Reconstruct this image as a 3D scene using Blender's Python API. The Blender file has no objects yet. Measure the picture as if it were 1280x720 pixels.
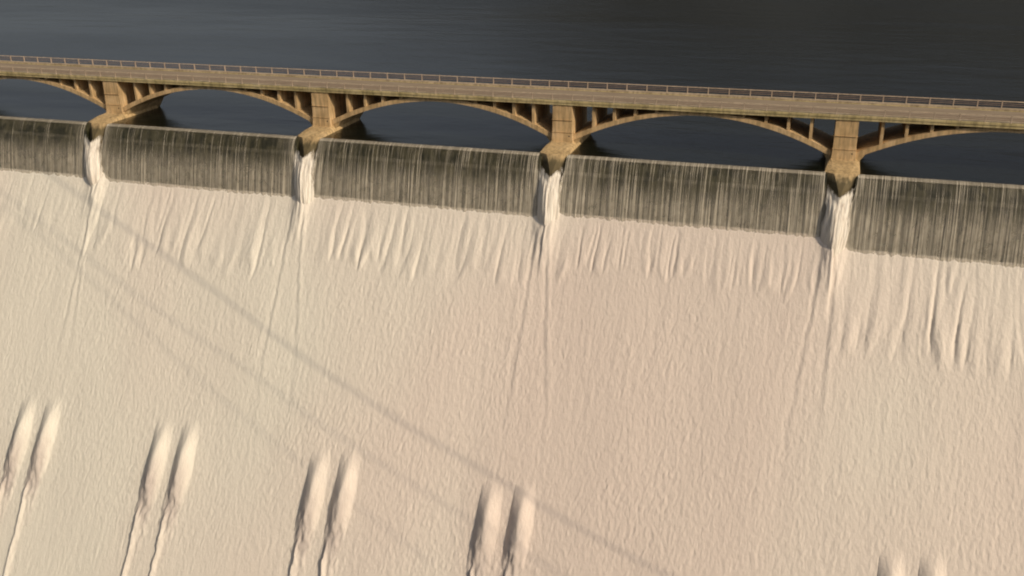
import bpy, bmesh, math, random
import numpy as np
from mathutils import Vector, Matrix
random.seed(7)
S = 45.72                       # pier spacing in metres
SL = 0.9665                     # spillway slope below horizontal
YF, ZF = -3.8135, -9.7989       # line where the curtains meet the white water
C = bpy.context.scene.collection
scn = bpy.context.scene
TO_SUN = Vector((0.776, -0.362, 0.517)).normalized()

# ------------------------------------------------------------------ helpers
def tag(o, label=None, cat=None, group=None, kind=None):
    if label: o['label'] = label
    if cat: o['category'] = cat
    if group: o['group'] = group
    if kind: o['kind'] = kind
    return o

def empty(name, loc):
    o = bpy.data.objects.new(name, None); C.objects.link(o); o.location = loc
    o.empty_display_size = 1.0
    return o

class MB:
    """collects polygons and makes one mesh object"""
    def __init__(s): s.v = []; s.f = []
    def poly(s, pts, faces):
        n = len(s.v); s.v += [tuple(p) for p in pts]; s.f += [tuple(n + i for i in f) for f in faces]
    def box(s, x0, x1, y0, y1, z0, z1):
        s.poly([(x0,y0,z0),(x1,y0,z0),(x1,y1,z0),(x0,y1,z0),(x0,y0,z1),(x1,y0,z1),(x1,y1,z1),(x0,y1,z1)],
               [(0,3,2,1),(4,5,6,7),(0,1,5,4),(1,2,6,5),(2,3,7,6),(3,0,4,7)])
    def loft(s, rings, cap=True):
        n = len(rings[0]); base = len(s.v)
        for r in rings: s.v += [tuple(p) for p in r]
        for k in range(len(rings) - 1):
            for i in range(n):
                j = (i + 1) % n
                s.f.append((base + k*n + i, base + k*n + j, base + (k+1)*n + j, base + (k+1)*n + i))
        if cap:
            s.f.append(tuple(base + i for i in reversed(range(n))))
            s.f.append(tuple(base + (len(rings)-1)*n + i for i in range(n)))
    def build(s, name, m, parent=None, bevel=0, loc=(0,0,0)):
        me = bpy.data.meshes.new(name); me.from_pydata(s.v, [], s.f); me.validate(); me.update()
        bm = bmesh.new(); bm.from_mesh(me)
        bmesh.ops.recalc_face_normals(bm, faces=bm.faces)
        if bevel:
            bmesh.ops.bevel(bm, geom=[e for e in bm.edges if len(e.link_faces) == 2 and e.calc_face_angle() > .5],
                            offset=bevel, segments=2, profile=.6, affect='EDGES', clamp_overlap=True)
        bm.to_mesh(me); bm.free()
        o = bpy.data.objects.new(name, me); C.objects.link(o); o.location = loc
        if m: me.materials.append(m)
        if parent: o.parent = parent
        return o

def grid_obj(name, P, m, parent=None, smooth=True, wrap=False):
    """P: array (rows, cols, 3)"""
    r, c = P.shape[:2]
    idx = np.arange(r*c).reshape(r, c)
    if wrap: idx = np.concatenate([idx, idx[:, :1]], 1)
    q = np.stack([idx[:-1,:-1], idx[:-1,1:], idx[1:,1:], idx[1:,:-1]], -1).reshape(-1, 4)
    me = bpy.data.meshes.new(name)
    me.vertices.add(r*c); me.vertices.foreach_set('co', P.reshape(-1).astype(np.float32))
    me.loops.add(q.size); me.loops.foreach_set('vertex_index', q.reshape(-1).astype(np.int32))
    me.polygons.add(len(q)); me.polygons.foreach_set('loop_start', np.arange(0, q.size, 4, dtype=np.int32))
    me.polygons.foreach_set('loop_total', np.full(len(q), 4, dtype=np.int32))
    if smooth: me.polygons.foreach_set('use_smooth', np.ones(len(q), dtype=bool))
    me.update(); me.validate()
    o = bpy.data.objects.new(name, me); C.objects.link(o); me.materials.append(m)
    if parent: o.parent = parent
    return o

_rs = np.random.RandomState(11)
_perm = _rs.permutation(4096)
_ang = _rs.rand(4096) * 2*np.pi
def noise(x, y, seed=0):
    """2-D gradient noise, about -0.7..0.7"""
    x = np.asarray(x, float); y = np.asarray(y, float)
    xi = np.floor(x).astype(np.int64); yi = np.floor(y).astype(np.int64)
    xf, yf = x - xi, y - yi
    def g(i, j, dx, dy):
        a = _ang[_perm[(_perm[(i + seed*131) & 4095] + j) & 4095]]
        return np.cos(a)*dx + np.sin(a)*dy
    u = xf*xf*xf*(xf*(xf*6-15)+10); v = yf*yf*yf*(yf*(yf*6-15)+10)
    a = g(xi, yi, xf, yf); b = g(xi+1, yi, xf-1, yf)
    c = g(xi, yi+1, xf, yf-1); d = g(xi+1, yi+1, xf-1, yf-1)
    return (a + (b-a)*u) + ((c + (d-c)*u) - (a + (b-a)*u))*v
def sstep(a, b, x):
    t = np.clip((x-a)/(b-a), 0, 1); return t*t*(3-2*t)

# ------------------------------------------------------------------ materials
def mat(name):
    m = bpy.data.materials.new(name); m.use_nodes = True
    nt = m.node_tree; return m, nt, nt.nodes['Principled BSDF']
def nd(nt, t, **k):
    n = nt.nodes.new(t)
    for a, b in k.items(): setattr(n, a, b)
    return n
def coords(nt, scale, kind='Object', rot=(0,0,0)):
    tc = nd(nt, 'ShaderNodeTexCoord'); mp = nd(nt, 'ShaderNodeMapping')
    mp.inputs['Scale'].default_value = scale; mp.inputs['Rotation'].default_value = rot
    nt.links.new(tc.outputs[kind], mp.inputs[0]); return mp.outputs[0]
def tex(nt, vec, scale=1, detail=4, rough=.55, dist=0):
    n = nd(nt, 'ShaderNodeTexNoise'); nt.links.new(vec, n.inputs['Vector'])
    n.inputs['Scale'].default_value = scale; n.inputs['Detail'].default_value = detail
    n.inputs['Roughness'].default_value = rough; n.inputs['Distortion'].default_value = dist
    return n.outputs['Fac']
def ramp(nt, fac, stops):
    r = nd(nt, 'ShaderNodeValToRGB'); e = r.color_ramp.elements
    while len(e) < len(stops): e.new(.5)
    for k, (p, c) in enumerate(stops):
        e[k].position = p; e[k].color = (*c, 1) if len(c) == 3 else c
    nt.links.new(fac, r.inputs[0]); return r.outputs[0]
def mth(nt, op, a, b=None, clamp=False):
    n = nd(nt, 'ShaderNodeMath', operation=op, use_clamp=clamp)
    for k, v in enumerate((a, b)):
        if v is None: continue
        if isinstance(v, (int, float)): n.inputs[k].default_value = v
        else: nt.links.new(v, n.inputs[k])
    return n.outputs[0]
def mixc(nt, fac, a, b, blend='MIX'):
    n = nd(nt, 'ShaderNodeMix', data_type='RGBA', blend_type=blend)
    for k, v in ((0, fac), (6, a), (7, b)):
        if isinstance(v, (int, float)): n.inputs[k].default_value = v
        elif isinstance(v, tuple): n.inputs[k].default_value = (*v, 1)
        else: nt.links.new(v, n.inputs[k])
    return n.outputs[2]
def bump(nt, b, h, dist, strength=1, prev=None):
    n = nd(nt, 'ShaderNodeBump'); n.inputs['Distance'].default_value = dist
    n.inputs['Strength'].default_value = strength; nt.links.new(h, n.inputs['Height'])
    if prev: nt.links.new(prev, n.inputs['Normal'])
    if b: nt.links.new(n.outputs[0], b.inputs['Normal'])
    return n.outputs[0]
W = lambda g: (g, g, g)

def concrete(name, c0, c1, c2, wet=None):
    m, nt, b = mat(name)
    v = coords(nt, (1,1,1))
    n1 = tex(nt, v, .35, 6, .6); n2 = tex(nt, coords(nt, (1.6, 1.6, .18)), 1.2, 5, .65)
    col = ramp(nt, n1, [(.3, c0), (.5, c1), (.72, c2)])
    streak = ramp(nt, n2, [(.38, W(.62)), (.56, W(1))])
    col = mixc(nt, 1.0, col, streak, 'MULTIPLY')
    if wet is not None:                     # algae and damp up to the splash line
        sep = nd(nt, 'ShaderNodeSeparateXYZ'); nt.links.new(coords(nt, (1,1,1)), sep.inputs[0])
        z = mth(nt, 'ADD', sep.outputs[2], mth(nt, 'MULTIPLY', n2, 1.6))
        f = nd(nt, 'ShaderNodeMapRange'); nt.links.new(z, f.inputs[0])
        f.inputs[1].default_value = wet + 1.0; f.inputs[2].default_value = wet - .2
        f.inputs[3].default_value = 0; f.inputs[4].default_value = .85
        col = mixc(nt, f.outputs[0], col, (.055, .048, .022))
    nt.links.new(col, b.inputs['Base Color']); b.inputs['Roughness'].default_value = .85
    bump(nt, b, tex(nt, v, 6, 5, .7), .02, .6)
    return m
M_CONC = concrete('pier_concrete', (.44,.30,.145), (.60,.42,.215), (.70,.51,.29))
M_WET = concrete('damp_concrete', (.40,.285,.14), (.55,.395,.20), (.62,.46,.25), wet=.0)
M_DECK = concrete('deck_concrete', (.40,.33,.15), (.54,.44,.22), (.60,.50,.28))
M_WALK = concrete('pavement_concrete', (.35,.275,.18), (.44,.35,.24), (.50,.40,.28))
M_DAM = concrete('dam_concrete', (.12,.10,.07), (.18,.15,.10), (.24,.2,.14))
def asphalt():
    m, nt, b = mat('old_asphalt')
    n = tex(nt, coords(nt, (.25, 1, 1)), .9, 6, .6)
    nt.links.new(ramp(nt, n, [(.3, (.245,.19,.13)), (.7, (.325,.26,.185))]), b.inputs['Base Color'])
    b.inputs['Roughness'].default_value = .9
    bump(nt, b, tex(nt, coords(nt, (1,1,1)), 30, 3), .01)
    return m
M_ROAD = asphalt()
def simple(name, c, rough=.6, metal=0, var=.25):
    m, nt, b = mat(name)
    n = tex(nt, coords(nt, (1,1,1)), 1.5, 4, .6)
    nt.links.new(ramp(nt, n, [(.3, tuple(x*(1-var) for x in c)), (.7, tuple(min(1, x*(1+var)) for x in c))]), b.inputs['Base Color'])
    b.inputs['Roughness'].default_value = rough; b.inputs['Metallic'].default_value = metal
    return m
M_RAIL = simple('rail_paint', (.54,.42,.30), .6)
M_BAR = simple('bar_paint', (.25,.17,.12), .7)
M_POST = simple('post_paint', (.46,.36,.27), .6)
M_CABLE = simple('cable_metal', (.12,.12,.12), .5, .6)
def gate_mat():
    m, nt, b = mat('wet_gate_steel')
    n1 = tex(nt, coords(nt, (1.2, .5, .22)), 1.0, 6, .65, .4)
    n2 = tex(nt, coords(nt, (.35, .3, .5)), 1.0, 3, .5)
    c = ramp(nt, n1, [(.38, (.009,.010,.003)), (.5, (.040,.037,.018)), (.64, (.085,.076,.042))])
    c = mixc(nt, ramp(nt, n2, [(.4, W(.0)), (.62, W(.6))]), c, (.050,.047,.024))
    n3 = tex(nt, coords(nt, (.55, .3, .55)), 1.0, 3, .5)
    c = mixc(nt, ramp(nt, n3, [(.54, W(0)), (.62, W(.85))]), c, (.012,.013,.005))
    nt.links.new(c, b.inputs['Base Color']); b.inputs['Roughness'].default_value = .45
    bump(nt, b, n1, .1, .6)
    return m
M_GATE = gate_mat()

def white_water(name, pink=0.0):
    m, nt, b = mat(name)
    big = tex(nt, coords(nt, (.016, .010, .016)), 1.0, 2, .5)
    mid = tex(nt, coords(nt, (.5, .1, .5)), 1.0, 4, .55, .6)
    c = ramp(nt, big, [(.40, (.76,.725,.63)), (.60, (.755,.665,.585))])
    sx = nd(nt, 'ShaderNodeSeparateXYZ'); nt.links.new(coords(nt, (1, 1, 1)), sx.inputs[0])
    xx = mth(nt, 'ADD', sx.outputs[0], mth(nt, 'MULTIPLY', sx.outputs[1], -.10))
    xx = mth(nt, 'ADD', xx, mth(nt, 'MULTIPLY', mth(nt, 'SUBTRACT', big, .5), 26))
    bay = nd(nt, 'ShaderNodeMapRange'); nt.links.new(mth(nt, 'ABSOLUTE', mth(nt, 'SUBTRACT', xx, 25)), bay.inputs[0])
    bay.inputs[1].default_value = 26; bay.inputs[2].default_value = 17; bay.inputs[3].default_value = 0; bay.inputs[4].default_value = .75
    c = mixc(nt, bay.outputs[0], c, (.70,.60,.53))
    c = mixc(nt, mth(nt, 'MULTIPLY', mid, .16), c, (.56,.51,.45))
    jt = nd(nt, 'ShaderNodeAttribute', attribute_name='hump_shade')
    c = mixc(nt, mth(nt, 'MULTIPLY', jt.outputs['Fac'], mth(nt, 'ADD', mth(nt, 'MULTIPLY', mid, .8), .45), True), c, (.50,.44,.40))  # greys the outlet bulges: shade put into the water colour
    nt.links.new(c, b.inputs['Base Color'])
    b.inputs['Roughness'].default_value = .75; b.inputs['Specular IOR Level'].default_value = .25
    w1 = tex(nt, coords(nt, (1.0, .30, 1.0)), 1.15, 3, .55, .5)
    w2 = tex(nt, coords(nt, (2.6, 1.0, 2.6)), 1.0, 3, .6, .3)
    w3 = tex(nt, coords(nt, (4.5, 2.0, 4.5)), 1.0, 3, .7, .5)
    p = bump(nt, None, w1, .20, .42)
    p = bump(nt, None, w2, .13, .7, p)
    bump(nt, b, w3, .06, .6, p)
    return m
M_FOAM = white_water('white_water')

def curtain_mat():
    """sheer falling sheet: strands of white water with gaps that show the wet gate"""
    m, nt, b = mat('falling_strands')
    out = nt.nodes['Material Output']
    tc = nd(nt, 'ShaderNodeTexCoord'); sep = nd(nt, 'ShaderNodeSeparateXYZ'); nt.links.new(tc.outputs['Object'], sep.inputs[0])
    s1 = tex(nt, coords(nt, (4.2, .02, .06)), 1.0, 2, .5, .15)      # fine strands
    s2 = tex(nt, coords(nt, (1.1, .02, .09)), 1.0, 3, .6, .25)       # groups of strands
    s3 = tex(nt, coords(nt, (.16, .02, .16)), 1.0, 3, .5)            # sparse and dense areas
    s4 = tex(nt, coords(nt, (1.1, .3, .7)), 1.0, 5, .65, .5)         # spray near the foot
    st = mth(nt, 'ADD', mth(nt, 'MULTIPLY', s1, .70), mth(nt, 'MULTIPLY', s2, .30))
    st = mth(nt, 'ADD', st, mth(nt, 'MULTIPLY', mth(nt, 'SUBTRACT', s3, .5), .24))
    left = nd(nt, 'ShaderNodeMapRange'); nt.links.new(sep.outputs[0], left.inputs[0])
    left.inputs[1].default_value = 0; left.inputs[2].default_value = -80; left.inputs[3].default_value = 0; left.inputs[4].default_value = -.045
    st = mth(nt, 'ADD', st, left.outputs[0])
    r = nd(nt, 'ShaderNodeMapRange', interpolation_type='SMOOTHSTEP'); nt.links.new(st, r.inputs[0])
    r.inputs[1].default_value = .475; r.inputs[2].default_value = .63; r.inputs[3].default_value = .02; r.inputs[4].default_value = .60
    z = sep.outputs[2]
    foot = nd(nt, 'ShaderNodeMapRange', interpolation_type='SMOOTHSTEP'); nt.links.new(z, foot.inputs[0])
    foot.inputs[1].default_value = -2.0; foot.inputs[2].default_value = -7.5; foot.inputs[3].default_value = .0; foot.inputs[4].default_value = .58
    veil = mth(nt, 'MULTIPLY', foot.outputs[0], mth(nt, 'ADD', mth(nt, 'MULTIPLY', s4, 1.2), .15))
    lip = nd(nt, 'ShaderNodeMapRange', interpolation_type='SMOOTHSTEP'); nt.links.new(z, lip.inputs[0])
    lip.inputs[1].default_value = -.30; lip.inputs[2].default_value = -.12; lip.inputs[3].default_value = 0; lip.inputs[4].default_value = .40
    ledge = nd(nt, 'ShaderNodeMath', operation='COMPARE'); nt.links.new(z, ledge.inputs[0]); ledge.inputs[1].default_value = -2.45; ledge.inputs[2].default_value = .28
    low = nd(nt, 'ShaderNodeMapRange'); nt.links.new(z, low.inputs[0])
    low.inputs[1].default_value = -1.0; low.inputs[2].default_value = -7.0; low.inputs[3].default_value = .85; low.inputs[4].default_value = .38
    a = mth(nt, 'ADD', mth(nt, 'MULTIPLY', r.outputs[0], low.outputs[0]), veil); a = mth(nt, 'ADD', a, lip.outputs[0])
    a = mth(nt, 'ADD', a, mth(nt, 'MULTIPLY', ledge.outputs[0], mth(nt, 'MULTIPLY', s3, .14)), True)
    pa = nd(nt, 'ShaderNodeAttribute', attribute_name='pier')
    a = mth(nt, 'ADD', a, mth(nt, 'MULTIPLY', pa.outputs['Fac'], mth(nt, 'ADD', mth(nt, 'MULTIPLY', s1, 1.4), -.25)), True)
    tr = nd(nt, 'ShaderNodeBsdfTransparent'); mx = nd(nt, 'ShaderNodeMixShader')
    nt.links.new(a, mx.inputs[0]); nt.links.new(tr.outputs[0], mx.inputs[1]); nt.links.new(b.outputs[0], mx.inputs[2])
    nt.links.new(mx.outputs[0], out.inputs[0])
    b.inputs['Base Color'].default_value = (.58,.525,.42,1); b.inputs['Roughness'].default_value = .6
    bump(nt, b, s1, .3, .6)
    return m
M_CURT = curtain_mat()
def plume_mat():
    m, nt, b = mat('plume_water')
    out = nt.nodes['Material Output']
    s1 = tex(nt, coords(nt, (2.4, 1.2, .16)), 1.0, 4, .6, .5)
    uv = nd(nt, 'ShaderNodeAttribute', attribute_name='edge')
    e = mth(nt, 'ADD', uv.outputs['Fac'], mth(nt, 'MULTIPLY', mth(nt, 'SUBTRACT', s1, .5), 1.1))
    f = nd(nt, 'ShaderNodeMapRange', interpolation_type='SMOOTHSTEP'); nt.links.new(e, f.inputs[0])
    f.inputs[1].default_value = .05; f.inputs[2].default_value = .55; f.inputs[3].default_value = 0; f.inputs[4].default_value = 1
    tr = nd(nt, 'ShaderNodeBsdfTransparent'); mx = nd(nt, 'ShaderNodeMixShader')
    nt.links.new(f.outputs[0], mx.inputs[0]); nt.links.new(tr.outputs[0], mx.inputs[1]); nt.links.new(b.outputs[0], mx.inputs[2])
    nt.links.new(mx.outputs[0], out.inputs[0])
    nt.links.new(ramp(nt, s1, [(.35, (.62,.55,.46)), (.58, (.80,.75,.66))]), b.inputs['Base Color'])
    b.inputs['Roughness'].default_value = .7; bump(nt, b, s1, .25, .7)
    return m
M_PLUME = plume_mat()
def lake_mat():
    m, nt, b = mat('reservoir_water')
    b.inputs['Base Color'].default_value = (.007,.0085,.006,1); b.inputs['IOR'].default_value = 1.33
    big = tex(nt, coords(nt, (.004, .014, 1), rot=(0,0,.12)), 1.0, 4, .55, .6)
    r = nd(nt, 'ShaderNodeMapRange'); nt.links.new(big, r.inputs[0]); r.inputs[1].default_value = .35; r.inputs[2].default_value = .65
    r.inputs[3].default_value = .10; r.inputs[4].default_value = .24
    nt.links.new(r.outputs[0], b.inputs['Roughness'])
    n1 = tex(nt, coords(nt, (.35, .8, 1)), 1.0, 4, .6); n2 = tex(nt, coords(nt, (.05, .12, 1)), 1.0, 3, .5)
    p = bump(nt, None, n1, .10, .5); bump(nt, b, n2, .5, .4, p)
    return m
M_LAKE = lake_mat()

# ------------------------------------------------------------------ the white water on the spillway face
BAY_L = {-3: 12.0, -2: 15.5, -1: 12.5, 0: 9.0, 1: 16.5, 2: 15.0, -4: 15.5, -5: 12.5, 3: 9.0}      # reach of the folds below the curtain
BAY_A = {-3: .27, -2: .42, -1: .39, 0: .30, 1: .46, 2: .50, -4: 0.42, -5: 0.39, 3: 0.3}
BAY_W = {-3: .40, -2: .46, -1: .48, 0: .78, 1: .52, 2: .5, -4: 0.46, -5: 0.48, 3: 0.78}               # folds per metre
BAY_U = {-3: 0., -2: -.12, -1: 0., 0: .22, 1: -.42, 2: -.3, -4: -0.12, -5: 0.0, 3: 0.22}            # where the white line sits
def bay_blend(x, tab):
    b = np.floor(x/S); o = np.zeros_like(x)
    for k, v in tab.items(): o = np.where(b == k, v, o)
    return o
FAN = {-3: (0, 0), -2: (2.9, 4.3), -1: (1.9, 5.6), 0: (-.1, 4.6), 1: (-2.4, 1.0), 2: (-2, 2)}
def face_height(x, s):
    """height of the white surface above the slope plane"""
    h = np.zeros_like(x)
    b = np.floor(x/S); dxp = x - np.round(x/S)*S
    L = bay_blend(x, BAY_L); A = bay_blend(x, BAY_A); F = bay_blend(x, BAY_W)
    Lx = L*(1 + .38*noise(x*.22, x*0+3.3, 3) + .22*noise(x*.7, x*0+8, 4))
    t = s/np.maximum(Lx, 1)
    xw = x + .5*noise(x*.15, s*.10, 5) + .22*noise(x*.5, s*.28, 6) + .02*s
    n1 = noise(xw*F + 17*(b == 1), s*.045 + b*7, 8); n2 = noise(xw*F*2.3, s*.06 + 5, 9)
    pick = sstep(-.12, .30, noise(xw*F*.8 + 31, s*.015 + b*3, 15))
    valley = -np.clip(1 - np.abs(n1)*4.2, 0, 1)**1.6*pick      # sharp creases between some of the lobes
    lobes = .35*noise(xw*F*.9, s*.03, 12) + .14*n2 + (np.abs(n1)*1.9 - .45)*(.45 + .55*pick)
    env = sstep(-.08, .22, t)*(1 - sstep(.80, 1.04, t))*(.42 + .58*sstep(.25, .9, t))
    near = 1 - .75*np.exp(-(dxp/2.6)**2)
    vary = .72 + .8*sstep(-.3, .4, noise(x*.13, s*.06, 33))
    h += np.maximum(A*vary*env*near*(valley*.30 + lobes*.85 + .25), -.10)
    h += .05*(1 - sstep(4, 12, s))*sstep(.3, 1.6, s)*noise(x*2.2, s*.25, 13)
    # long faint streaks further down
    late = sstep(.7, 1.3, t)
    h += .035*late*(1 - .6*sstep(22, 40, s))*noise(x*1.25 + .2*noise(x*.3, s*.2, 2), s*.10, 14)
    # hammered wavelets
    wx = x + .35*noise(x*.45, s*.3, 20); ws = s + .9*noise(x*.5, s*.22, 21)
    wav = noise(wx*2.1 + .5*ws, ws*.85, 22); wav2 = noise(wx*2.2 - .6*ws, ws*.9, 23); w3 = noise(wx*1.2, ws*.4, 24)
    patch = .75 + .9*noise(x*.06, s*.06, 25)
    amp = .010*sstep(0, 2, s) + .034*sstep(3, 18, s)*patch + .010*sstep(25, 50, s)
    hm = wav + wav2
    h += amp*(hm*.9 + .5*w3)
    h += .15*patch*sstep(4, 14, s)*np.clip(noise(wx*1.6 + .5*ws, ws*.6, 26) - .30, 0, 1)
    h += .15*patch*sstep(4, 14, s)*np.clip(noise(wx*1.6 - .5*ws, ws*.6, 27) - .30, 0, 1)
    # slow swell
    h *= 1
    h += (.03 + .11*sstep(2, 10, s))*noise(x*.09, s*.035, 30) + .05*sstep(1, 6, s)*noise(x*.22, s*.07, 31)
    h += bay_blend(x, BAY_U)*(1 - sstep(2, 14, s))
    # fans of water thrown out from the piers
    for k in range(-3, 3):
        a, c = FAN[k]
        xp = k*S
        l0 = -1.3 if k not in (-3, -2) else 1.6
        xl = xp + l0 + (a*.18)*sstep(3, 40, s) + .30*noise(s*.25, s*0 + k, 40) + .12*noise(s*.9, s*0 + k, 46)
        xr = xp + 1.3 + c*sstep(2, 40, s)*.9 + .22*noise(s*.3, s*0 + k + 5, 41)
        if k == 1: xl = xp - 1.6 - 2.0*sstep(2, 32, s) + .22*noise(s*.3, s*0 + 9, 42); xr = xp + .9 + .22*noise(s*.3, s*0 + 12, 42)
        fade = (1 - sstep(22, 46, s))
        wl = .16 + .008*s + .05*noise(s*.5, s*0 + k, 47)
        start = sstep(1.5, 6, s)
        h += .12*fade*start*np.exp(-((x - xl - .18)/(wl*1.7))**2)*(.6 + .5*noise(x*0, s*.4, 43))
        h -= .09*fade*start*np.exp(-((x - xl + .30)/(wl*1.5))**2)
        h += .10*fade*start*np.exp(-((x - xr)/(wl*1.5))**2)*(.7 + .6*noise(x*0 + 4, s*.5, 44))
        h -= .07*fade*start*np.exp(-((x - xr + .45)/(wl*1.5))**2)
        # the mound where the plume lands
        mound = np.exp(-((x - xp - (0.0 if k > -2 else 1.5))/1.5)**2)
        h += .75*mound*(1 - sstep(1.5, 11, s))*(1 + .5*noise(x*1.5, s*.3, 45))
    return h

def face_frame(o):
    o.location = (0, YF, ZF); o.rotation_euler = (SL, 0, 0)
ax = np.concatenate([np.arange(-196, -136, .3), np.arange(-136, 96, .15), np.arange(96, 152, .3)]); as_ = np.concatenate([np.arange(-1.4, 62, .18), np.arange(62, 122, .8)])
X, SS = np.meshgrid(ax, as_)
H = face_height(X, SS)
P = np.stack([X, -SS, H], -1)[::-1]
foam = grid_obj('spillway_water', P, M_FOAM); face_frame(foam)
for n_ in M_FOAM.node_tree.nodes:
    if n_.type == 'TEX_COORD': n_.object = foam          # the outlet jets carry the same foam pattern
tag(foam, 'cream white torrent rushing down the long spillway face', 'water', kind='structure')

# the four pairs of outlets that burst out of the face, and a fifth at the right edge
def outlet_hump(x0, s0, seed, length=15.5):
    """a bulge of water: fades in at the top, ends ragged, runs on as a narrow ridge"""
    rs = np.random.RandomState(seed)
    n, mcol = 150, 34
    tail = 30.0
    s = np.linspace(-2.0, length + tail, n); u = np.linspace(-1, 1, mcol)
    U, T = np.meshgrid(u, s)
    tt = T/length
    up = sstep(-.06, .50, tt)
    down = 1 - .78*sstep(.66, 1.02, tt + .08*noise(U*2, T*.3, seed)) - .22*sstep(1.0, 1.7, tt)
    wdt = 2.05 + .1*sstep(.1, .6, tt) - .25*sstep(1.0, 1.6, tt)
    cx = .25 - .35*sstep(.4, 1.1, tt) + .22*noise(T*.14 + seed, T*0, 51)
    # steep on the left, easing off to the right
    pk = -.08
    prof = np.where(U < pk, np.clip(1 - ((pk - U)/(1 + pk))**1.4, 0, 1), .5 + .5*np.cos(np.pi*np.clip((U - pk)/(1 - pk), 0, 1)))
    h = 1.42*up*down*prof
    rx = -.42 - .10*np.clip((T - length*.95)/8, 0, 2) + .16*noise(T*.45, T*0 + seed, 52) + .07*noise(T*1.3, T*0 + seed, 54)
    rw = .07 + .12*sstep(.92, 1.5, tt) + .1*sstep(1.6, 3, tt)
    ridge = sstep(.93, 1.15, tt)*(1 - sstep(2.0, 3.0, tt))*.5
    dr = U - rx
    h += ridge*np.where(dr < 0, np.exp(-(dr/(rw*.55))**2), np.exp(-(dr/(rw*1.6))**2))
    rough = sstep(.3, .9, tt)*(1 - .6*sstep(1.1, 1.5, tt))
    h += prof**.5*rough*(.30*noise(U*2.8, T*.6, seed + 3) +   .15*noise(U*5, T*1.0, seed + 4) + .06*noise(U*12, T*2.6, seed + 6))
    side = .22*sstep(.2, 1, tt)*noise(T*.6, U*0 + np.sign(U)*5 + seed, 53) + .10*sstep(.2, 1, tt)*noise(T*1.8, U*0 + np.sign(U)*5 + seed, 55)
    Xl = cx + U*wdt + side*np.abs(U)
    base = face_height(x0 + Xl, s0 + T)
    Z = base*(1 - .75*prof*np.clip(up*down, 0, 1)) + h - .03
    edge_drop = np.where(np.abs(U) > .98, -.4, 0) + np.where((tt < -.1) | (tt > 2.9), -.4, 0)
    P = np.stack([Xl, -T, Z + edge_drop], -1)[::-1]
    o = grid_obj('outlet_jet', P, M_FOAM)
    th = (np.clip(prof*1.6, 0, 1)*sstep(.25, .75, tt)*(1 - .7*sstep(1.0, 1.3, tt)))[::-1]  # mask of the painted shade, strongest along the middle of the bulge
    at = o.data.attributes.new('hump_shade', 'FLOAT', 'POINT'); at.data.foreach_set('value', th.reshape(-1).astype(np.float32))
    dn = Vector((0, -math.cos(SL), -math.sin(SL)))
    o.location = Vector((x0, YF, ZF)) + dn*s0; o.rotation_euler = (SL, 0, 0)
    return o
pairs = [(-90.0, 42.2, 'at the far left'), (-60.6, 42.2, 'second from the left'), (-29.6, 42.4, 'third from the left'),
         (.9, 43.0, 'fourth from the left'), (60.5, 43.2, 'at the lower right edge')]
k = 0
for px, ps, where in pairs:
    for sd, side in ((-2.7, 'left'), (2.7, 'right')):
        o = outlet_hump(px + sd, ps + (.6 if sd < 0 else 0), 100 + 7*k, 15.5 - (1.6 if px > -20 and px < 50 else 0)); k += 1
        tag(o, f'{side} bulge of white water in the outlet pair {where}', 'water jet', 'pairs of outlet jets low on the spillway')

# ------------------------------------------------------------------ gates and the curtains falling over them
def curtain_y(z):      # z <= 0
    return -3.8*(np.clip(-z, 0, 99)/9.8)**.6
GATE_NAMES = {-3: 'left of the leftmost pier, cut by the frame', -2: 'between the first and second piers from the left', -1: 'between the second and third piers from the left',
              0: 'between the third and fourth piers from the left', 1: 'right of the rightmost pier', 2: 'in the second bay right of the rightmost pier', -4: 'in the second bay left of the leftmost pier'}
for k in range(-4, 3):
    x0, x1 = k*S + 2.1, (k+1)*S - 2.1
    # gate leaf: thick curved skin, solid
    zs = -np.linspace(0, 1, 26)**1.6*12.5
    m = MB()
    prof = [(float(curtain_y(z)) + .14 + .28*max(0, 1 + z/7), z - .12) for z in zs]
    back = [(y + 1.2, z - .02) for y, z in prof]
    ring = prof + back[::-1]
    m.loft([[(x, y, z) for y, z in ring] for x in (x0, x1)])
    g = m.build('drum_gate', M_GATE)
    tag(g, f'dark wet curved spillway gate {GATE_NAMES[k]}', 'gate', 'raised spillway gates')
    # curtain
    xs = np.arange(k*S + 2.35, (k+1)*S - 2.35 + .01, .12); zz = -np.linspace(0, 1, 70)**1.35*11.6
    Xg, Zg = np.meshgrid(xs, zz)
    amp = sstep(0, 3, -Zg)
    yy = curtain_y(Zg) + .16*amp*noise(Xg*1.7, Zg*.05, 60 + k) + .10*amp*noise(Xg*4, Zg*.1, 70 + k) - .02
    # rounded lip where the lake slides over the gate
    pull = 1.3*sstep(.8, 7.5, -Zg)
    xb = Xg - pull*np.exp(-((Xg - k*S - 2.35)/1.6)) + pull*np.exp(-(((k+1)*S - 2.35 - Xg)/1.6))
    Pl = np.stack([xb, yy, Zg], -1)
    lip = []
    for yv, zv in ((.62, .09), (.45, .125), (.26, .11), (.10, .05)):
        lip.append(np.stack([xs, np.full_like(xs, yv), zv + .02*noise(xs*.8, xs*0 + yv, 3)], -1))
    Pc = np.concatenate([np.array(lip), Pl], 0)[::-1]
    c = grid_obj('water_curtain', Pc, M_CURT)
    dist = np.minimum(xs - k*S, (k+1)*S - xs) - 2.35
    pa = np.tile(np.exp(-dist/1.1), (Pc.shape[0], 1)); pa[-4:] *= .2      # last rows are the lip
    at = c.data.attributes.new('pier', 'FLOAT', 'POINT'); at.data.foreach_set('value', pa.reshape(-1).astype(np.float32))
    tag(c, f'sheer streaked water curtain falling {GATE_NAMES[k]}', 'water curtain', 'water curtains falling over the gates')

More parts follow.
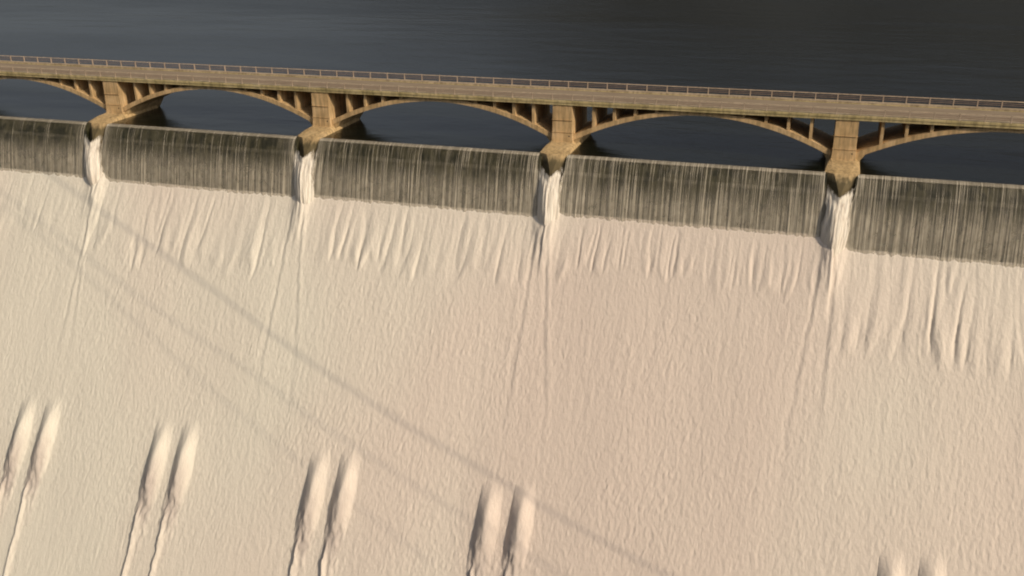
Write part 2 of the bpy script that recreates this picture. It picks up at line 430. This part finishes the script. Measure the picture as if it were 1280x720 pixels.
# ------------------------------------------------------------------ plumes off the pier noses
PL = {-2: (1.5, -1.0, 'leftmost'), -1: (1.0, -.3, 'second from the left'), 0: (.2, 0, 'third from the left'), 1: (-.6, .3, 'rightmost'), 2: (-.5, .3, 'far right'), -3: (1.2, .3, 'far left')}
for k in (-3, -2, -1, 0, 1, 2):
    drift, _, where = PL[k]
    nv, nu = 90, 44
    v = np.linspace(0, 1, nv); u = np.linspace(-1, 1, nu)
    Ug, Vg = np.meshgrid(u, v)
    ztop = -.7 - 2.1*(1 - np.abs(Ug)**1.2)                 # V-shaped upper edge wraps the nose
    zbot = -13.6
    Z = ztop + (zbot - ztop)*Vg
    fall = np.clip((-Z - .7)/12, 0, 1)
    wd = 2.45 - .15*sstep(0, .4, fall) - .55*sstep(.5, 1, fall) + .18*noise(Vg*3, Ug*0 + k, 81)
    Xc = k*S + drift*.5*fall**1.4
    base_y = curtain_y(Z) - .03
    bul = 1.25*sstep(.0, .5, fall)*(1 - np.abs(Ug)**1.5)*(1 - .45*sstep(.7, 1, fall)) + .25*(1 - np.abs(Ug)**2)
    Y = base_y - bul - .5*(1 - sstep(0, .12, Vg))*(1 - np.abs(Ug))
    Y += .30*noise(Ug*3 + k*3, Z*.13, 82)*sstep(0, .25, Vg) + .16*noise(Ug*8, Z*.3, 83)*sstep(0, .2, Vg)
    Xx = Xc + Ug*wd + .12*noise(Z*.3, Ug*3, 84)
    o = grid_obj('water_plume', np.stack([Xx, Y, Z], -1)[::-1], M_PLUME)
    att = o.data.attributes.new('edge', 'FLOAT', 'POINT')
    ed = (np.clip((1 - np.abs(Ug))*1.7 - .10 + .5*sstep(.35, .8, Vg)*(np.abs(Ug) < .93), 0, 1)*np.clip(Vg*8 + .12, 0, 1))[::-1]
    att.data.foreach_set('value', ed.reshape(-1).astype(np.float32))
    tag(o, f'bright plume of white water pouring below the {where} pier', 'water plume', 'plumes below the bridge piers')

# ------------------------------------------------------------------ dam body under the water
m = MB()
off = .9
ys = [(1.9, -.5), (1.3, -2.2), (.0, -6.5), (YF + 1.7, ZF - .6)]
cs, sn = math.cos(SL), math.sin(SL)
p1 = (YF + off*-0 - cs*0 + 1.5, ZF - .9)
p2 = (YF - cs*121 + 1.5, ZF - sn*121 - .9)
ring = [(1.9, -3.2), (1.0, -5.5), (p1[0], p1[1]), p2, (p2[0] + 60, p2[1] - 6), (16, -60), (16, -3.2)]
m.loft([[(x, y, z) for y, z in ring] for x in (-194, 150)])
dam = m.build('dam', M_DAM)
tag(dam, 'huge concrete dam wall carrying the bridge and covered by white water', 'dam')

# ------------------------------------------------------------------ bridge
YD = 5.09
bridge = empty('arch_bridge', (0, YD, 0))
tag(bridge, 'long tan concrete road bridge on open arches along the dam crest', 'bridge')
XL, XR = -4*S - 2, 3*S + 2
LO = (0, -YD, 0)
def bpart(mb, name, mt, parent=bridge, bevel=0):
    o = mb.build(name, mt, parent, bevel)
    if parent is bridge: o.location = LO
    return o
DW = 11.1                                         # deck width
m = MB(); m.box(XL, XR, YD, YD + 1.7, 7.28, 7.98); m.box(XL, XR, YD + 1.7, YD + 9.8, 7.38, 7.86); m.box(XL, XR, YD + 9.8, YD + DW, 7.28, 7.98)
m.box(XL, XR, YD - .10, YD + .20, 7.70, 8.08)
bpart(m, 'deck', M_DECK, bevel=.03)
m = MB(); m.box(XL, XR, YD + 1.73, YD + 9.77, 7.863, 7.88); bpart(m, 'roadway', M_ROAD)
m = MB(); m.box(XL, XR, YD + .22, YD + 1.66, 7.984, 8.06); bpart(m, 'footway', M_WALK)
m = MB(); m.box(XL, XR, YD + 9.85, YD + DW - .1, 7.984, 8.20); bpart(m, 'kerb', M_WALK, bevel=.03)
m = MB()
for yy in (YD + 2.05, YD + 9.4):
    m.box(XL, XR, yy, yy + .10, 7.884, 7.888)
bpart(m, 'edge_line', simple('worn_white_paint', (.34,.29,.22), .8))
BAY = S/13
ends = []
def railing(y, zb, stuff_before):
    mm = MB()
    r = mm
    r.box(XL, XR, y - .06, y + .06, zb + .97, zb + 1.08)
    rail = bpart(r, 'railing', M_RAIL)
    m2 = MB()
    for z0 in (.36, .64): m2.box(XL, XR, y - .03, y + .03, zb + z0, zb + z0 + .07)
    mr = m2.build('rail_bar', M_BAR, rail)
    proto = MB(); proto.box(-.075, .075, y - .08, y + .08, zb - .02, zb + 1.12)
    pm = None; rest = MB()
    i = 0
    x = -4*S + BAY/2
    while x < 3*S + 2:
        if stuff_before < x < 80:
            if pm is None:
                pm = proto.build('railing_post', M_POST, rail, .015); o = pm
            else:
                o = pm.copy(); C.objects.link(o); o.parent = rail
            o.location = (x, 0, 0)
        else: rest.box(x - .075, x + .075, y - .08, y + .08, zb - .02, zb + 1.12)
        x += BAY
    ro = rest.build('distant_posts', M_POST, rail); ro['kind'] = 'stuff'
railing(YD + .05, 8.08, -112)
railing(YD + DW - .35, 8.20, -70)

YA, YB = YD + .55, YD + 10.5                       # arch barrel, front and back faces
def zc(d): return 6.92 - .0118*(S/2 - d)**2      # arch centre line, d = distance from pier axis
for k in range(-4, 3):
    m = MB()
    ds = np.linspace(1.7, S - 1.7, 41); rings = []
    for d in ds:
        dd = min(d, S - d); z = zc(dd); th = .30 + .16*(1 - dd/(S/2)); sl = .0236*(S/2 - dd)
        x = k*S + d
        rings.append([(x, YA, z - th), (x, YB, z - th), (x, YB, z + th), (x, YA, z + th)])
    m.loft(rings)
    arch = bpart(m, 'arch', M_CONC)
    wall = None
    for j in list(range(1, 6)) + list(range(8, 13)):
        d = BAY/2 + (j if j < 7 else j)*BAY if False else (1.5*BAY + (j-1)*BAY)
        if d > S - 2: continue
        dd = min(d, S - d)
        if zc(dd) + .3 > 7.0: continue
        mw = MB(); mw.box(k*S + d - .23, k*S + d + .23, YA + .12, YB - .12, zc(dd) + .1, 7.36)
        mw.build('spandrel_wall', M_CONC, arch)
def pier(k, lab):
    x = k*S; m = MB()
    def ring(hw, yf, yb, z): return [(x - hw, yf, z), (x + hw, yf, z), (x + hw, yb, z), (x - hw, yb, z)]
    m.loft([ring(1.86, YD + .02, YB + .25, .95), ring(1.74, YD + .16, YB + .2, 3.2), ring(1.70, YD + .20, YB + .2, 7.33)])
    p = bpart(m, 'pier', M_CONC, bevel=.05)
    m = MB()          # recessed panel lines and cap course
    m.box(x - 1.92, x + 1.92, YD - .08, YB + .35, .86, 1.06)
    m.build('cap_course', M_CONC, p, .04)
    m = MB()
    def nose(hw, yh, yt, yb, z, fh): return [(x - fh, yt, z), (x + fh, yt, z), (x + hw, yh, z), (x + hw, yb, z), (x, yb + 2.2, z), (x - hw, yb, z), (x - hw, yh, z)]
    m.loft([nose(2.5, -.6, -2.3, 15.6, -13, .05), nose(2.5, -.2, -2.3, 15.6, -3.6, .08), nose(2.55, .3, -1.7, 15.6, -2.3, .25),
            nose(2.6, .35, -1.0, 15.6, -1.0, .7), nose(2.6, .55, -.25, 15.5, .14, 1.15), nose(2.3, 3.0, 2.3, 15.2, .72, 1.6), nose(1.88, YD + .3, YD - .5, 15, 1.0, 1.80)])
    # skewback shoulders the arches spring from
    for sg in (-1, 1):
        a, b_ = x + sg*1.7, x + sg*3.5
        m.poly([(a, YA + .3, -.3), (a, YB + 1.2, -.3), (b_, YB + 1.0, 2.15), (b_, YA + .5, 2.15), (a, YA + .3, 2.15), (a, YB + 1.2, 2.15)],
               [(0,1,2,3), (3,2,5,4), (0,3,4), (1,5,2), (0,4,5,1)])
    m.build('pier_base', M_WET, p, .05)
    for zj in (2.6, 4.7):
        hwj = 1.86 - .05*(zj - .95)/2
        m = MB(); m.box(x - hwj - .012, x + hwj + .012, YD + .02, YD + .6, zj, zj + .05)
        m.build('form_joint', M_CONC, p)
    m = MB()
    m.box(x + 1.1, x + 1.32, YD + .06, YD + .16, 1.9, 2.12)
    m.build('drain_hole', M_GATE, p)
    return p
for k in range(-4, 4): pier(k, k)

# ------------------------------------------------------------------ lake, river, hills
m = MB(); m.poly([(-4000, .5, .11), (4000, .5, .11), (4000, 6000, .12), (-4000, 6000, .12)], [(0,1,2,3)])
lake = m.build('reservoir_water', M_LAKE); tag(lake, 'dark calm reservoir water behind the bridge', 'water', kind='structure')
m = MB(); m.poly([(-4000, -2500, -104), (4000, -2500, -104), (4000, 40, -104), (-4000, 40, -104)], [(0,1,2,3)])
river = m.build('river_water', M_LAKE); tag(river, 'river below the dam', 'water', kind='structure')
hm, nt, b = mat('dry_hills')
nt.links.new(ramp(nt, tex(nt, coords(nt, (.01,.01,.01)), 1, 8, .6), [(.3, (.022,.026,.029)), (.7, (.052,.060,.066))]), b.inputs['Base Color']); b.inputs['Roughness'].default_value = .95
gx = np.linspace(-4000, 4000, 160); gy = np.linspace(700, 5200, 90); GX, GY = np.meshgrid(gx, gy)
GZ = (40 + 420*sstep(-1600, 500, GX + 200*noise(GX*.001, GY*.001, 96)))*sstep(720, 1700, GY + 150*noise(GX*.0016, GY*.0016, 90))*(.85 + .7*noise(GX*.0012, GY*.0012, 91)) + 30*noise(GX*.005, GY*.005, 92) - 22
hills = grid_obj('hills', np.stack([GX, GY, GZ], -1), hm); tag(hills, 'dry hills along the far shore', 'hills', kind='structure')
for sx in (-1, 1):
    gx = np.linspace(0, 1, 60); gy = np.linspace(-2500, 700, 90); GX, GY = np.meshgrid(gx, gy)
    XX = sx*((560 if sx < 0 else 420) + 1700*GX)
    GZ = -110 + ((340 if sx > 0 else 170)*sstep(-.1, .35, GX + .2*noise(XX*.003, GY*.003, 94))*(1 if sx > 0 else .0) + (115*sstep(-.1, .25, GX) if sx < 0 else 0) + 30*noise(XX*.004, GY*.004, 95))
    h2 = grid_obj('hills', np.stack([XX, GY, GZ], -1)[::(1 if sx > 0 else -1)], hm); tag(h2, 'dry valley side beside the dam', 'hills', kind='structure')

# ------------------------------------------------------------------ power lines overhead: their soft shadows cross the white water
def cable(pts, T, rad, lab):
    dn = Vector((0, -cs, -sn)); nrm = Vector((0, -sn, cs))
    q = [Vector((x, YF, ZF)) + dn*s_ + TO_SUN*T for x, s_ in pts]
    fine = []
    for i in range(len(q) - 1):
        p0, p1, p2, p3 = q[max(i-1, 0)], q[i], q[i+1], q[min(i+2, len(q)-1)]
        for t in (0, .25, .5, .75):
            fine.append(.5*((2*p1) + (p2 - p0)*t + (2*p0 - 5*p1 + 4*p2 - p3)*t*t + (3*p1 - p0 - 3*p2 + p3)*t**3))
    fine.append(q[-1]); rings = []
    for i, p in enumerate(fine):
        d = (fine[min(i+1, len(fine)-1)] - fine[max(i-1, 0)]).normalized()
        e1 = d.cross(Vector((0, 0, 1))).normalized(); e2 = e1.cross(d)
        rings.append([p + (e1*math.cos(a) + e2*math.sin(a))*rad for a in [j*math.pi/4 for j in range(8)]])
    mb = MB(); mb.loft(rings); o = mb.build('power_line', M_CABLE)
    tag(o, lab, 'power line', 'power lines strung over the spillway')
cable([(-135, -15), (-93.3, 3.8), (-62.9, 17.4), (-40.8, 27.9), (-20.9, 36.3), (-2.9, 42.9), (22.9, 52.0), (60, 62)], 150, .115, 'thickest overhead cable whose shadow crosses the spillway diagonally')
cable([(-150, -12), (-112, 4.5), (-73.6, 22.3), (-47.5, 33), (-33.4, 39.5), (-8.6, 49), (20, 59)], 150, .075, 'middle overhead cable whose faint shadow crosses the spillway')
cable([(-140, -6), (-98, 13.5), (-68, 29.9), (-42.7, 43), (-10, 58)], 150, .06, 'lowest overhead cable casting the faintest shadow')

# ------------------------------------------------------------------ camera and light
cam = bpy.data.cameras.new('camera'); co = bpy.data.objects.new('camera', cam); C.objects.link(co)
yaw, pit, rol = -.3164, .3893, -.014
f = Vector((math.sin(yaw)*math.cos(pit), math.cos(yaw)*math.cos(pit), -math.sin(pit)))
r0 = Vector((math.cos(yaw), -math.sin(yaw), 0)); u0 = r0.cross(f)
r = math.cos(rol)*r0 + math.sin(rol)*u0; u = -math.sin(rol)*r0 + math.cos(rol)*u0
Mx = Matrix((r, u, -f)).transposed().to_4x4(); Mx.translation = (42.7524, -153.9622, 41.6536)
co.matrix_world = Mx
cam.sensor_width = 36; cam.lens = 1228.217/1280*36; cam.clip_start = .5; cam.clip_end = 20000
scn.camera = co

w = bpy.data.worlds.new('World'); scn.world = w; w.use_nodes = True
nt = w.node_tree; sky = nt.nodes.new('ShaderNodeTexSky'); sky.sky_type = 'NISHITA'; sky.sun_disc = False
el = math.asin(TO_SUN.z); az = math.atan2(TO_SUN.x, TO_SUN.y)
sky.sun_elevation = el; sky.sun_rotation = az; sky.dust_density = 6.0; sky.ozone_density = .4; sky.air_density = .8; sky.altitude = 300
hs = nt.nodes.new('ShaderNodeHueSaturation'); hs.inputs['Saturation'].default_value = .46
nt.links.new(sky.outputs[0], hs.inputs['Color']); nt.links.new(hs.outputs[0], nt.nodes['Background'].inputs[0]); nt.nodes['Background'].inputs[1].default_value = .07
sl_ = bpy.data.lights.new('sun', 'SUN'); so = bpy.data.objects.new('sun', sl_); C.objects.link(so)
sl_.energy = 2.95; sl_.angle = math.radians(.45); sl_.color = (1, .82, .60)
so.rotation_euler = TO_SUN.to_track_quat('Z', 'Y').to_euler()
vs = scn.view_settings; vs.view_transform = 'Standard'; vs.look = 'None'; vs.exposure = 0; vs.gamma = 1; vs.use_curve_mapping = False
scn.render.engine = 'CYCLES'; scn.cycles.filter_width = 2.0
scn.cycles.transparent_max_bounces = 12; scn.cycles.max_bounces = 6
scn.cycles.use_denoising = True
